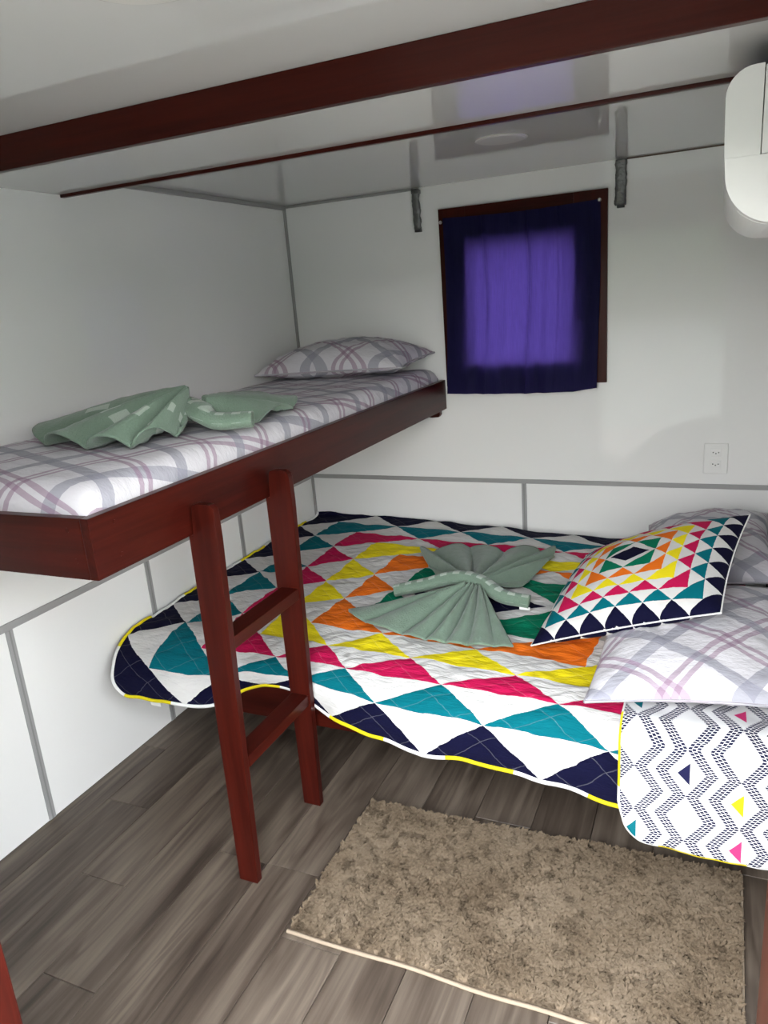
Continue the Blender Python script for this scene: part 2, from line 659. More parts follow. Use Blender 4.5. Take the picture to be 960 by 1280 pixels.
# left wall
wl = struct(box('wall_left', (-TH, D-TH, -0.06), (-0.012, TH, ZC+0.05), M['floor_core']))
box('panel', (-0.012, D, ZT), (0, 0, ZC), M['panel'], wl)
ljs = [D, -2.650, -2.005, -1.36, -0.715, -0.07+0.07]
for a, b in zip(ljs[:-1], ljs[1:]):
    box('panel', (-0.012, a, 0.0), (0, b, ZT), M['panel'], wl)
box('joint_strip', (0, D, ZT-0.013), (0.006, 0, ZT+0.013), M['alu'], wl, 0.002, 1)
for y in ljs[1:-1]:
    st = box('joint_strip', (0, y-0.014, 0), (0.005, y+0.014, ZT-0.013), M['alu'], wl, 0.0015, 1)
    box('groove', (0.0046, y-0.003, 0.001), (0.0054, y+0.003, ZT-0.014), M['alu_dark'], st)
box('ceiling_strip', (0, STEP_Y+0.015, ZC-0.017), (0.014, 0, ZC), M['alu'], wl, 0.002, 1)
# corner strip
box('corner_strip', (0, -0.013, 0), (0.013, 0, ZC), M['alu'], wl, 0.002, 1)

# back wall with the window opening
WX0, WX1, WZ0, WZ1 = 0.950, 1.435, 1.300, 1.858
wb = empty('wall_back')
struct(wb)


def holed(name, x0, x1, z0, z1, hx0, hx1, hz0, hz1, ya, yb, mat, parent):
    bm = bmesh.new()
    add_box(bm, (x0, ya, z0), (hx0, yb, z1))
    add_box(bm, (hx1, ya, z0), (x1, yb, z1))
    add_box(bm, (hx0, ya, z0), (hx1, yb, hz0))
    add_box(bm, (hx0, ya, hz1), (hx1, yb, z1))
    bmesh.ops.remove_doubles(bm, verts=bm.verts, dist=1e-5)
    seen = {}
    for f in list(bm.faces):
        key = tuple(round(c, 4) for c in f.calc_center_median())
        if key in seen:
            bmesh.ops.delete(bm, geom=[f, seen[key]], context='FACES_ONLY')
        else:
            seen[key] = f
    return bm_obj(name, bm, mat, parent)


holed('wall_core', -TH, W+TH, -0.06, ZC+0.05, WX0, WX1, WZ0, WZ1, 0.012, TH, M['panel'], wb)
holed('panel', 0, W, ZT, ZC, WX0, WX1, WZ0, WZ1, 0.0, 0.012, M['panel'], wb)
for a, b in ((0, 1.187), (1.187, W)):
    box('panel', (a, 0, 0), (b, 0.012, ZT), M['panel'], wb)
box('joint_strip', (0.013, -0.006, ZT-0.011), (W, 0, ZT+0.011), M['alu'], wb, 0.002, 1)
st = box('joint_strip', (1.187-0.012, -0.005, 0), (1.187+0.012, 0, ZT-0.011), M['alu'], wb, 0.0015, 1)
box('groove', (1.184, -0.0054, 0.001), (1.190, -0.0046, ZT-0.012), M['alu_dark'], st)
box('ceiling_strip', (0.013, -0.011, ZC-0.010), (0.70, 0, ZC), M['alu'], wb, 0.002, 1)
box('ceiling_seal', (1.65, -0.003, ZC-0.005), (W, 0, ZC), plain('brown_sealant', (0.12, 0.08, 0.06), 0.6), wb)

# right wall and front wall with the doorway the camera looks through
RY0, RY1, RZ0, RZ1 = -2.86, -2.20, 0.90, 1.72      # added window, unseen, lets in daylight from the right
wr = struct(empty('wall_right'))


def holed_x(name, y0, y1, z0, z1, xa, xb, mat, parent):
    bm = bmesh.new()
    add_box(bm, (xa, y0, z0), (xb, RY0, z1))
    add_box(bm, (xa, RY1, z0), (xb, y1, z1))
    add_box(bm, (xa, RY0, z0), (xb, RY1, RZ0))
    add_box(bm, (xa, RY0, RZ1), (xb, RY1, z1))
    return bm_obj(name, bm, mat, parent)


holed_x('wall_core', D-TH, TH, -0.06, ZC+0.05, W+0.012, W+TH, M['panel'], wr)
box('panel', (W, D, 0), (W+0.012, 0, ZT), M['panel'], wr)
holed_x('panel', D, 0, ZT, ZC, W, W+0.012, M['panel'], wr)
w2 = struct(empty('added_window_2'), 'added unseen dark red framed window that brings in side light')
for nm, lo, hi, ax in (('frame_board', (W-0.018, RY0-0.05, RZ0-0.05), (W-0.0002, RY0, RZ1+0.05), 'z'),
                       ('frame_board', (W-0.018, RY1, RZ0-0.05), (W-0.0002, RY1+0.05, RZ1+0.05), 'z'),
                       ('frame_board', (W-0.018, RY0, RZ0-0.05), (W-0.0002, RY1, RZ0), 'y'),
                       ('frame_board', (W-0.018, RY0, RZ1), (W-0.0002, RY1, RZ1+0.05), 'y')):
    box(nm, lo, hi, M['mah_'+ax], w2, 0.002)
box('pane', (W+0.04, RY0, RZ0), (W+0.044, RY1, RZ1), M['glass'], w2)
portal('added_window_daylight', (W+0.075, (RY0+RY1)/2, (RZ0+RZ1)/2), (R(90), 0, R(90)), RY1-RY0, RZ1-RZ0)
wf = struct(empty('wall_front'))
box('panel', (0, D-TH, 0), (DOOR_X0-0.04, D, ZN), M['panel'], wf)
box('panel', (DOOR_X1+0.04, D-TH, 0), (W, D, ZN), M['panel'], wf)
box('panel', (DOOR_X0-0.04, D-TH, DOOR_H+0.04), (DOOR_X1+0.04, D, ZN), M['panel'], wf)
dr = struct(empty('door_1'), 'dark red door frame around the open doorway')
box('jamb', (DOOR_X0-0.04, D-TH-0.012, -0.012), (DOOR_X0, D+0.012, DOOR_H+0.04), M['mah_z'], dr, 0.003)
box('jamb', (DOOR_X1, D-TH-0.012, -0.012), (DOOR_X1+0.04, D+0.012, DOOR_H+0.04), M['mah_z'], dr, 0.003)
box('lintel', (DOOR_X0, D-TH-0.012, DOOR_H), (DOOR_X1, D+0.012, DOOR_H+0.04), M['mah_x'], dr, 0.003)
# deck and river outside
struct(box('deck', (-1.5, -5.4, -0.08), (4.2, D-TH, -0.02), M['deck']), 'boat deck outside the doorway')
struct(mesh_obj('river', [(-60, -60, -0.7), (60, -60, -0.7), (60, 60, -0.7), (-60, 60, -0.7)], [(0, 1, 2, 3)], M['water']),
       'river water around the boat')

# added ring of trees, unseen, screens the low sky from the openings
V, Fc = [], []
NR, NC = 160, 12
for i in range(NR):
    a = 2*math.pi*i/NR
    hh = 6.0+0.7*nz(math.cos(a)*9, math.sin(a)*9, 1)+0.5*nz(math.cos(a)*30, math.sin(a)*30, 2)
    for j in range(NC):
        t = math.pi*j/(NC-1)
        rr = 48-5*math.cos(t)+1.5*nz(i*0.7, j*1.3)
        V.append((rr*math.cos(a), rr*math.sin(a), -0.8+hh*math.sin(t)*(1+0.12*nz(i*1.1, j*2.1, 5))))
for i in range(NR):
    for j in range(NC-1):
        k0, k1 = i*NC+j, ((i+1) % NR)*NC+j
        Fc.append((k0, k1, k1+1, k0+1))
tr_ = mesh_obj('added_tree_screen', V, Fc, plain('tree_screen_foliage', (0.05, 0.075, 0.035), 0.9), None, None, True)
tr_['kind'] = 'stuff'
tag(tr_, 'added unseen belt of green trees that screens the low sky', 'trees')

# ------------------------------------------------------------------ window and curtain
wd = struct(empty('window_1'), 'dark red wooden window frame behind the curtain')
FX0, FX1, FZ0, FZ1 = 0.822, 1.577, 1.192, 2.002
box('frame_board', (FX0, -0.018, FZ0), (WX0, -0.0002, FZ1), M['mah_z'], wd, 0.003)
box('frame_board', (WX1, -0.018, FZ0), (FX1, -0.0002, FZ1), M['mah_z'], wd, 0.003)
box('frame_board', (WX0, -0.018, WZ1), (WX1, -0.0002, FZ1), M['mah_x'], wd, 0.003)
box('frame_board', (WX0, -0.018, FZ0), (WX1, -0.0002, WZ0), M['mah_x'], wd, 0.003)
box('pane', (WX0, 0.04, WZ0), (WX1, 0.044, WZ1), M['glass'], wd)
portal('window_daylight', ((WX0+WX1)/2, 0.075, (WZ0+WZ1)/2), (R(-90), 0, 0), WX1-WX0, WZ1-WZ0)

cur = thing('curtain', 'dark navy see-through curtain pinned over the small window', 'curtain')
nu, nv = 180, 60
V, UVs = [], []
for i in range(nu):
    s = i/(nu-1)
    for j in range(nv):
        t = j/(nv-1)           # 0 top, 1 bottom
        x0 = 0.846+(-0.018)*t + 0.008*math.sin(t*3)
        x1 = 1.548+0.004*math.sin(t*5)-0.006*t
        x = x0+(x1-x0)*s
        sag = 0.010*math.sin(math.pi*s)*(1-t)
        ztop = 1.962-sag
        zbot = 1.160-0.006*math.sin(math.pi*s)+0.012*max(0, s-0.85)/0.15
        z = ztop+(zbot-ztop)*t
        crease = sum(am*math.exp(-((s-c0-0.012*math.sin(t*4))/0.010)**2) for c0, am in ((0.27, 0.012), (0.555, 0.016), (0.74, 0.010), (0.42, 0.006)))
        fold = -crease*(1-0.6*t)+0.006*math.sin(s*34+1.2*math.sin(s*9))*(0.35+0.65*t)+0.004*math.sin(s*61+t*2)
        y = -0.026-0.006*t+fold*(0.5+0.5*math.sin(math.pi*min(1, s*1.02)))-0.010*t*t
        V.append((x, min(y, -0.0205), z))
        UVs.append((s*0.7, t*0.8))
mesh_obj('cloth', V, grid_faces(nu, nv), M['curtain'], cur, UVs, True)
for (x, z) in ((0.836, 1.944), (1.545, 1.958)):
    bm = bmesh.new()
    add_cyl(bm, (x, -0.018, z), (x, -0.030, z), 0.0035, 0.0035, 12)
    add_cyl(bm, (x, -0.030, z), (x, -0.035, z), 0.008, 0.005, 14)
    bm_obj('pin', bm, M['steel'], cur)

# ------------------------------------------------------------------ tape-wrapped brackets at the top of the back wall
for (x0, x1, z0, z1, sd, lab) in ((0.702, 0.736, 1.925, 2.103, 1, 'crumpled silver tape strip hanging from the ceiling edge above the bunk end'),
                                  (1.606, 1.650, 1.928, 2.104, 9, 'crumpled silver tape strip hanging from the ceiling edge beside the window')):
    n = 22
    V, Fc = [], []
    ring = 12
    for j in range(n):
        t = j/(n-1)
        z = z1+(z0-z1)*t
        cx = (x0+x1)/2+0.004*nz(t*5, sd)-0.004*(1-t)*(1 if sd == 1 else -0.3)
        hw = (x1-x0)/2*(1.02+0.22*nz(t*7, sd+3))
        for q in range(ring):
            a = 2*math.pi*q/ring
            ca, sa = math.cos(a), math.sin(a)
            ex = math.copysign(abs(ca)**0.5, ca)
            ey = math.copysign(abs(sa)**0.5, sa)
            rr = 1+0.16*nz(ca*2+sd, sa*2, t*14)
            V.append((cx+ex*hw*rr, -0.0145+ey*0.011*min(rr, 1.0)-0.004*(rr-1)*3*(ey < 0), z))
    for j in range(n-1):
        for q in range(ring):
            a, b = j*ring+q, j*ring+(q+1) % ring
            Fc.append((a, b, b+ring, a+ring))
    Fc.append(tuple(range(ring)))
    Fc.append(tuple(reversed(range((n-1)*ring, n*ring))))
    o = thing('tape_wrapped_bracket', lab, 'bracket', 'taped brackets along the ceiling')
    mesh_obj('strap', V, Fc, M['tape'], o, None, True)
    bm = bmesh.new()
    add_box(bm, ((x0+x1)/2-0.019, -0.030, z1-0.022), ((x0+x1)/2+0.019, -0.0005, z1-0.004), 0.003, 2)
    bm_obj('tape_wrap', bm, M['tape'], o)
    box('end_cap', ((x0+x1)/2-0.014, -0.024, z0-0.010), ((x0+x1)/2+0.016, -0.004, z0+0.006), M['dark_plastic'], o, 0.002)

# ------------------------------------------------------------------ ceiling lamps
for (x, y, z, r, lab) in ((1.34, -0.83, ZC, 0.088, 'round white ceiling light on the raised ceiling before the window'),
                          (1.335, -2.60, ZN, 0.088, 'round white ceiling light on the lower ceiling in front of the beam')):
    o = thing('ceiling_light', lab, 'ceiling light', 'round ceiling lights')
    bm = bmesh.new()
    add_cyl(bm, (x, y, z-0.0003), (x, y, z-0.003), r*0.98, r, 48)
    add_cyl(bm, (x, y, z-0.003), (x, y, z-0.005), r, r*0.93, 48)
    bm_obj('rim', bm, M['diffuser'], o)
    bm = bmesh.new()
    add_cyl(bm, (x, y, z-0.0051), (x, y, z-0.006), r*0.88, r*0.85, 48)
    bm_obj('cover', bm, M['diffuser'], o)

# ------------------------------------------------------------------ wall socket
o = thing('wall_socket', 'white double wall socket above the grey strip on the back wall', 'socket')
box('plate', (1.990, -0.009, 0.779), (2.088, -0.0002, 0.914), M['white_plastic'], o, 0.006, 3)
for zc in (0.874, 0.822):
    s = box('outlet', (2.017, -0.0115, zc-0.016), (2.061, -0.0085, zc+0.016), M['white_plastic'], o, 0.003, 2)
    bm = bmesh.new()
    for dx, dz in ((-0.011, 0.001), (0.0, -0.004), (0.011, 0.001)):
        add_cyl(bm, (2.039+dx, -0.0119, zc+dz), (2.039+dx, -0.0112, zc+dz), 0.0027, seg=12)
    bm_obj('pin_holes', bm, M['dark_plastic'], s)

# ------------------------------------------------------------------ air conditioner on the right wall
ac = thing('air_conditioner', 'white split air conditioner with rounded front on the right wall', 'air conditioner')
AX, AZ0, AZ1, AY0, AY1 = 2.020, 1.715, 1.995, -1.76, -0.98


def ac_prof(ins=0.0):
    p = []

    def arc(cx, cz, r, a0, a1, n=8):
        for i in range(n+1):
            a = R(a0+(a1-a0)*i/n)
            p.append((cx+r*math.cos(a), cz+r*math.sin(a)))
    p.append((W, AZ1-ins))
    arc(AX+0.050+ins*0, AZ1-0.050, 0.050-ins, 90, 180)
    p.append((AX+0.0015+ins, 1.86))
    p.append((AX+0.004+ins, 1.82))
    arc(AX+0.105, 1.812, 0.100-ins, 182, 262, 14)
    p.append((W, AZ0-0.012+ins))
    return p


P = ac_prof(0.0)
SX, SZ = AX+0.066, 1.838
up = [q for q in P if q[1] > SZ and q[0] < SX-0.004]
prism('front_cover', [(SX-0.001, AZ1)]+up+[(AX+0.0025, SZ+0.0002), (SX-0.0006, SZ+0.0002)], AY0, AY1, 'y', M['white_plastic'], ac)
prism('body', [(W-0.001, AZ1-0.003), (SX+0.001, AZ1-0.003), (SX+0.001, SZ+0.0012), (W-0.001, SZ+0.0012)], AY0+0.003, AY1-0.003, 'y', M['white_plastic'], ac, 0.0015)
low = [q for q in P if q[1] <= SZ]
prism('lower_case', [(W-0.001, SZ), (AX+0.0025, SZ)]+low[:-1]+[(W-0.001, low[-1][1])], AY0, AY1, 'y', M['white_plastic'], ac)
lv = [q for q in ac_prof(-0.0006) if q[1] <= 1.752 and q[0] < W-0.10]
prism('louver', lv+[(x+0.004, z+0.006) for x, z in reversed(lv)], AY0+0.06, AY1-0.06, 'y', M['white_plastic'], ac)
g = box('intake_grille', (AX+0.060, AY0+0.03, AZ1-0.0045), (W-0.02, AY1-0.03, AZ1-0.002), M['dark_plastic'], ac)
for i in range(24):
    y = AY0+0.05+i*(AY1-AY0-0.1)/23
    box('slat', (AX+0.062, y-0.004, AZ1-0.002), (W-0.022, y+0.004, AZ1+0.001), M['dark_plastic'], g)

# ------------------------------------------------------------------ bunk
bunk = thing('bunk_bed', 'narrow dark red wooden bunk fixed along the left wall', 'bunk bed')
BZ0, BZ1, BX, BY = 1.082, 1.224, 0.81, -2.355
box('side_rail', (BX-0.025, BY+0.0, BZ0), (BX, -0.003, BZ1), M['mah_y'], bunk, 0.003)
box('end_board', (0.004, BY, BZ0), (BX-0.0255, BY+0.024, BZ1), M['mah_x'], bunk, 0.003)
box('base_board', (0.012, BY+0.026, BZ0+0.012), (BX-0.027, -0.02, BZ0+0.030), M['mah_y'], bunk)
bm = bmesh.new()
pts = [(0.66, 1.082), (0.66, 1.062), (0.69, 1.05), (0.74, 1.042), (0.775, 1.044), (0.783, 1.055), (0.783, 1.082)]
prism('wall_cleat', pts, -0.034, -0.003, 'y', M['mah_x'], bunk, 0.001)
bm.free()
for (x, z) in ((0.745, 1.196), (0.755, 1.125)):
    bm = bmesh.new()
    add_cyl(bm, (x, BY-0.0008, z), (x, BY+0.004, z), 0.0055, seg=14)
    bm_obj('wood_plug', bm, M['mah_z'], bunk)
for (y, z) in ((BY+0.075, 1.196), (BY+0.080, 1.118)):
    bm = bmesh.new()
    add_cyl(bm, (BX-0.004, y, z), (BX+0.0008, y, z), 0.0055, seg=14)
    bm_obj('wood_plug', bm, M['mah_z'], bunk)


def puffy_slab(name, x0, x1, y0, y1, z0, z1, r, mat, parent=None, n=(40, 90), amp=0.004, uvs=1.0):
    """mattress shape: a slab with rounded rim, UV in metres unrolled over the sides"""
    nx, ny = n
    drop = z1-z0
    arc = r*math.pi/2
    ext = arc+drop-r

    def side(s, a, b):
        # s runs from -ext to (b-a-2r)+ext ; returns (coordinate, z)
        L = b-a-2*r
        if s < 0:
            q = -s
            sg, base = -1, a+r
        elif s > L:
            q = s-L
            sg, base = 1, b-r
        else:
            return a+r+s, 0.0
        if q < arc:
            th = q/r
            return base+sg*r*math.sin(th), -r*(1-math.cos(th))
        return base+sg*r, -r-(q-arc)
    V, U = [], []
    Lx, Ly = x1-x0-2*r, y1-y0-2*r
    sx = np.concatenate([np.linspace(-ext, 0, 10)[:-1], np.linspace(0, Lx, nx), np.linspace(Lx, Lx+ext, 10)[1:]])
    sy = np.concatenate([np.linspace(-ext, 0, 10)[:-1], np.linspace(0, Ly, ny), np.linspace(Ly, Ly+ext, 10)[1:]])
    for a in sx:
        X, za = side(a, x0, x1)
        for b in sy:
            Y, zb = side(b, y0, y1)
            z = max(z1+za+zb, z0)
            w = amp*(nz(X*7, Y*5, 3)+0.6*nz(X*17, Y*13, 9))
            puff = 0.012*(1-((2*(X-x0)/(x1-x0)-1)**4))*(1-((2*(Y-y0)/(y1-y0)-1)**8))
            if z1+za+zb < z1-r*1.2:
                # little gathers on the skirt
                g = 0.0035*math.sin((X+Y)*95+3*nz(X*6, Y*6))
                V.append((X-g*(1 if X > (x0+x1)/2 else -1)*(abs(za) > abs(zb)), Y+g*(abs(zb) >= abs(za)), z))
            else:
                V.append((X, Y, z+w+puff))
            U.append((a*uvs, b*uvs))
    return mesh_obj(name, V, grid_faces(len(sx), len(sy)), mat, parent, U, True)


bmat = thing('bunk_mattress', 'thin bunk mattress in a white grey and mauve plaid sheet', 'mattress')
puffy_slab('sheet', 0.006, BX-0.027, BY+0.026, -0.008, BZ0+0.031, 1.283, 0.055, M['plaid_bunk'], bmat)

# ------------------------------------------------------------------ ladder
lad = thing('ladder', 'dark red wooden ladder with two rungs leaning on the bunk', 'ladder')
LT = 0.024


def rail_profile(dx):
    p = [(0.790, 0.0), (0.853, 0.0), (0.889, 1.07), (0.8885, 1.135)]
    for a in range(0, 91, 30):       # rounded top
        p.append((0.868+0.020*math.cos(R(a)), 1.146+0.020*math.sin(R(a))))
    for a in range(90, 181, 30):
        p.append((0.834+0.014*math.cos(R(a)), 1.152+0.014*math.sin(R(a))))
    p += [(0.8135, 1.0815), (0.800, 1.0815)]
    return [(x+dx*(1-z/1.17), z) for x, z in p]


prism('rail', rail_profile(0.0), -2.030, -2.030+LT, 'y', M['mah_z'], lad, 0.0025)
prism('rail', rail_profile(0.012), -1.662, -1.662+LT, 'y', M['mah_z'], lad, 0.0025)
for z, x0 in ((0.775, 0.815), (0.405, 0.806)):
    prism('rung', [(x0, z-0.018), (x0+0.062, z-0.018), (x0+0.063, z+0.018), (x0+0.001, z+0.018)], -2.030+LT, -1.662, 'y', M['mah_y'], lad, 0.002)
bm = bmesh.new()
add_cyl(bm, (0.886, -2.018, 1.098), (0.8885, -2.018, 1.098), 0.004, seg=12)
bm_obj('screw', bm, M['steel'], lad)

# ------------------------------------------------------------------ lower bed
bed = thing('double_bed', 'low dark red wooden double bed frame under the patchwork quilt', 'bed')
box('front_board', (0.016, -1.600, 0.270), (W-0.004, -1.575, 0.405), M['mah_x'], bed, 0.003)
box('wall_board', (0.016, -0.030, 0.270), (W-0.004, -0.008, 0.405), M['mah_x'], bed)
box('end_board', (0.016, -1.574, 0.270), (0.036, -0.031, 0.405), M['mah_y'], bed)
box('end_board', (W-0.024, -1.574, 0.270), (W-0.004, -0.031, 0.405), M['mah_y'], bed)
for i in range(9):
    x = 0.12+i*0.248
    box('slat', (x, -1.574, 0.372), (x+0.09, -0.031, 0.392), M['mah_y'], bed)
for x in (1.30, 2.16):
    box('leg', (x, -0.42, 0.0), (x+0.06, -0.36, 0.372), M['mah_z'], bed)
mt = thing('mattress', 'mattress hidden under the patchwork quilt on the low bed', 'mattress')
puffy_slab('ticking', 0.030, W-0.03, -1.585, -0.035, 0.393, 0.455, 0.03, M['white_plastic'], mt, (20, 20), 0.0)

# quilt ------------------------------------------------------------
WA, WB = 0.178, 0.132
ZQ = 0.500
HX = [-0.1, 0.0, 0.10, 0.37, 0.50, 0.61, 0.69, 0.78, 0.88, 1.0, 1.24, 1.5, 1.84, 2.3]
HY = [-1.70, -1.70, -1.72, -1.715, -1.70, -1.630, -1.612, -1.613, -1.620, -1.655, -1.685, -1.69, -1.71, -1.72]
HZ = [0.36, 0.35, 0.332, 0.340, 0.345, 0.385, 0.405, 0.395, 0.350, 0.33, 0.303, 0.303, 0.270, 0.27]


def quilt_pt(a, b, lift=0.0):
    """a, b in metres from the quilt's left and front hems"""
    Rr = 0.07
    if a < Rr and b < Rr:
        u, v = (Rr-a)/Rr, (Rr-b)/Rr
        a, b = Rr-Rr*u*math.sqrt(1-v*v/2), Rr-Rr*v*math.sqrt(1-u*u/2)
    k = b/WB
    sh = float(np.interp(k, [0, 1, 2, 3, 5, 7, 9, 14], [-0.18, -0.175, -0.15, -0.12, -0.10, -0.05, 0, 0]))
    ra = min(max((a-0.36)/0.88, 0), 1)
    x = a+sh*(ra*ra*(3-2*ra))+0.022
    if b < 0.30:                      # the corner swings in a little
        x += 0.09*max(0, 1-a/0.5)*(1-b/0.30)**1.5
    y13 = -0.148-0.109*(x-0.541)
    y3 = -1.445-0.05*(x-0.8)
    y3 = max(y3, -1.50)
    if k >= 3:
        y = y3+(y13-y3)*(k-3)/10
        z = ZQ+0.004*math.sin(k*1.3+x*3)
        if y > -0.035:                # pushed up against the back wall
            ex = y+0.035
            y = -0.035+0.020*(1-math.exp(-ex/0.02))
            z += 0.25*ex
        z -= 0.010*max(0, 1-abs(k-3)/3)
    else:
        t = 1-k/3
        yh = float(interp(x, HX, HY))
        zh = float(interp(x, HX, HZ))
        p0 = (y3, ZQ-0.008)
        p1 = (y3-0.55*(y3-(-1.66)), ZQ-0.008)
        p2 = (min(yh-0.005, -1.655), ZQ-0.045)
        p3 = (yh, zh)
        c = ((1-t)**3, 3*t*(1-t)**2, 3*t*t*(1-t), t**3)
        y = sum(ci*p[0] for ci, p in zip(c, (p0, p1, p2, p3)))
        z = sum(ci*p[1] for ci, p in zip(c, (p0, p1, p2, p3)))
    # puckers between quilting seams, soft rumples
    s1 = (a/WA+b/WB)
    s2 = (a/WA-b/WB)
    puck = 0.004*(abs(math.sin(math.pi*s1))*abs(math.sin(math.pi*s2)))
    rump = 0.006*nz(x*5, b*6, 2)+0.005*nz(x*12, b*15, 7)
    if 2.0 < k < 12.8:
        rump += 0.004*nz(x*26, b*34, 4)
    z += puck+max(rump, -0.004)+lift
    if k < 2.4:
        y -= 0.006*nz(x*9, b*5, 5)*(1-k/2.4)+0.004*(1-k/2.4)*math.sin(x*21)
    return x, y, z


quilt = thing('quilt', 'patchwork quilt of coloured triangles spread over the low bed', 'quilt')
A_END = 2.20
nu, nv = 230, 200
V, U = [], []
for i in range(nu):
    a = A_END*i/(nu-1)
    for j in range(nv):
        b = 14*WB*j/(nv-1)
        V.append(quilt_pt(a, b))
        U.append((a/WA, b/WB))
qt = mesh_obj('patchwork_top', V, grid_faces(nu, nv), M['quilt'], quilt, U, True)
so = qt.modifiers.new('thick', 'SOLIDIFY')
so.thickness = 0.007
so.offset = -1


def tube_mesh(name, pts, r, mat, parent, ring=8, u0=0.0, flat=1.0):
    pts = [Vector(p) for p in pts]
    V, Fc, U = [], [], []
    acc = u0
    for i, p in enumerate(pts):
        t = (pts[min(i+1, len(pts)-1)]-pts[max(i-1, 0)]).normalized()
        n = t.cross(Vector((0, 0, 1)))
        n = n.normalized() if n.length > 1e-4 else Vector((1, 0, 0))
        m = t.cross(n)
        if i:
            acc += (p-pts[i-1]).length
        for q in range(ring+1):
            a = 2*math.pi*q/ring
            V.append(p+n*(r*math.cos(a))+m*(r*flat*math.sin(a)))
            U.append((acc, q/ring))
    k = ring+1
    for i in range(len(pts)-1):
        for q in range(ring):
            Fc.append((i*k+q, i*k+q+1, (i+1)*k+q+1, (i+1)*k+q))
    return mesh_obj(name, V, Fc, mat, parent, U, True)


edge = [quilt_pt(0, 14*WB*(1-j/90)) for j in range(91)]+[quilt_pt(A_END*i/150, 0) for i in range(1, 151)]
tube_mesh('binding', edge, 0.0065, M['binding'], quilt, u0=0.27)

# the turned-back end, showing the reverse
nu, nv = 40, 110
V, U = [], []
for i in range(nu):
    s = i/(nu-1)
    for j in range(nv):
        L = 0.95*j/(nv-1)            # 0 at the hem, along the drop and over the top
        drop = 0.30
        xl = 1.868-0.028*min(1, L/0.10)+0.02*max(0, L-0.35)
        xx = xl+(W-0.02-xl)*s
        cr = 0.045                    # rounded hem corner
        hem = 0.197
        if s*0.4 < cr and L < cr:
            u_, v_ = (cr-s*0.4)/cr, (cr-L)/cr
            xx += cr*u_*(1-math.sqrt(1-v_*v_/2))
            Lh = cr-cr*v_*math.sqrt(1-u_*u_/2)
        else:
            Lh = L
        if Lh < drop-0.04:
            y = -1.742+0.03*(Lh/drop)
            z = hem+Lh
        else:
            q = (Lh-(drop-0.04))/0.10
            if q < 1:
                th = q*math.pi/2
                y = -1.716+0.066*(1-math.cos(th))+0.004*q
                z = hem+drop-0.04+0.064*math.sin(th)
            else:
                y = -1.646+(Lh-(drop+0.06))
                z = hem+drop-0.04+0.064
        z += 0.006*nz(xx*8, L*8, 1)*(1 if Lh > drop else 0.2)+0.004*nz(xx*20, L*18, 6)
        y -= 0.010*nz(xx*7, L*4, 8)*(1 if Lh < drop else 0)
        V.append((xx, y, z))
        U.append((xx-1.875, Lh+0.03))
fp = mesh_obj('turned_back_end', V, grid_faces(nu, nv), M['reverse'], quilt, U, True)
so = fp.modifiers.new('thick', 'SOLIDIFY')
so.thickness = 0.007
so.offset = 1
e2 = [V[j] for j in range(nv-1, -1, -1)]+[V[i*nv] for i in range(1, nu)]
tube_mesh('binding', e2, 0.0065, M['binding'], quilt, u0=0.24)
mesh_obj('care_label', [(0.23, -1.70, 0.335), (0.275, -1.70, 0.335), (0.275, -1.695, 0.300), (0.23, -1.695, 0.300)], [(0, 1, 2, 3)],
         M['white_plastic'], quilt)

# ------------------------------------------------------------------ pillows


def pillow_mesh(name, Wd, Dp, T, mat, parent, n=44, cells=None, seed=0, wr=0.006, flat=0.45, pinch=0.07, seam=True, under=0.4):
    """two bulging faces meeting in a seam; local x, y in the plane, z up"""
    def surf(u, v, sg):
        x = u*Wd/2*(1-pinch*(1-v*v)*abs(u)**2)
        y = v*Dp/2*(1-pinch*(1-u*u)*abs(v)**2)
        h = ((1-u*u)*(1-v*v))
        h = max(h, 0)**flat
        z = sg*T/2*h*(1.0 if sg > 0 else under)
        w = wr*h**0.5*(nz(u*3+seed, v*3, sg)+0.7*nz(u*7, v*7+seed, sg*2))
        # creases running in from the corners
        w += wr*0.8*h**0.5*nz((u+v)*7, (u-v)*2, seed)
        return (x, y, z+w*sg)
    V, Fc, U = [], [], []
    for sg in (1, -1):
        base = len(V)
        for i in range(n):
            # denser towards the seam
            u = math.sin((i/(n-1)-0.5)*math.pi)
            for j in range(n):
                v = math.sin((j/(n-1)-0.5)*math.pi)
                V.append(surf(u, v, sg))
                if cells:
                    U.append(((u+1)/2*cells, (v+1)/2*cells))
                else:
                    U.append(((u*Wd/2), (v*Dp/2)))
        for f in grid_faces(n, n):
            f = tuple(base+k for k in f)
            Fc.append(f if sg > 0 else tuple(reversed(f)))
    o = mesh_obj(name, V, Fc, mat, parent, U, True)
    if seam:
        rim = []
        for k in range(4*(n-1)):
            side, q = divmod(k, n-1)
            t = math.sin((q/(n-1)-0.5)*math.pi)
            u, v = ((t, -1), (1, t), (-t, 1), (-1, -t))[side]
            rim.append((u*Wd/2*(1-pinch*(1-v*v)*abs(u)**2), v*Dp/2*(1-pinch*(1-u*u)*abs(v)**2), 0))
        rim.append(rim[0])
        tube_mesh('seam', rim, 0.0045 if not cells else 0.0028, mat if not cells else M['white_plastic'], parent, 6)
    return o


def frame_from(o, origin, ex, ey):
    ex, ey = Vector(ex).normalized(), Vector(ey)
    ez = ex.cross(ey).normalized()
    ey = ez.cross(ex)
    o.matrix_world = Matrix(((ex.x, ey.x, ez.x, origin[0]), (ex.y, ey.y, ez.y, origin[1]), (ex.z, ey.z, ez.z, origin[2]), (0, 0, 0, 1)))


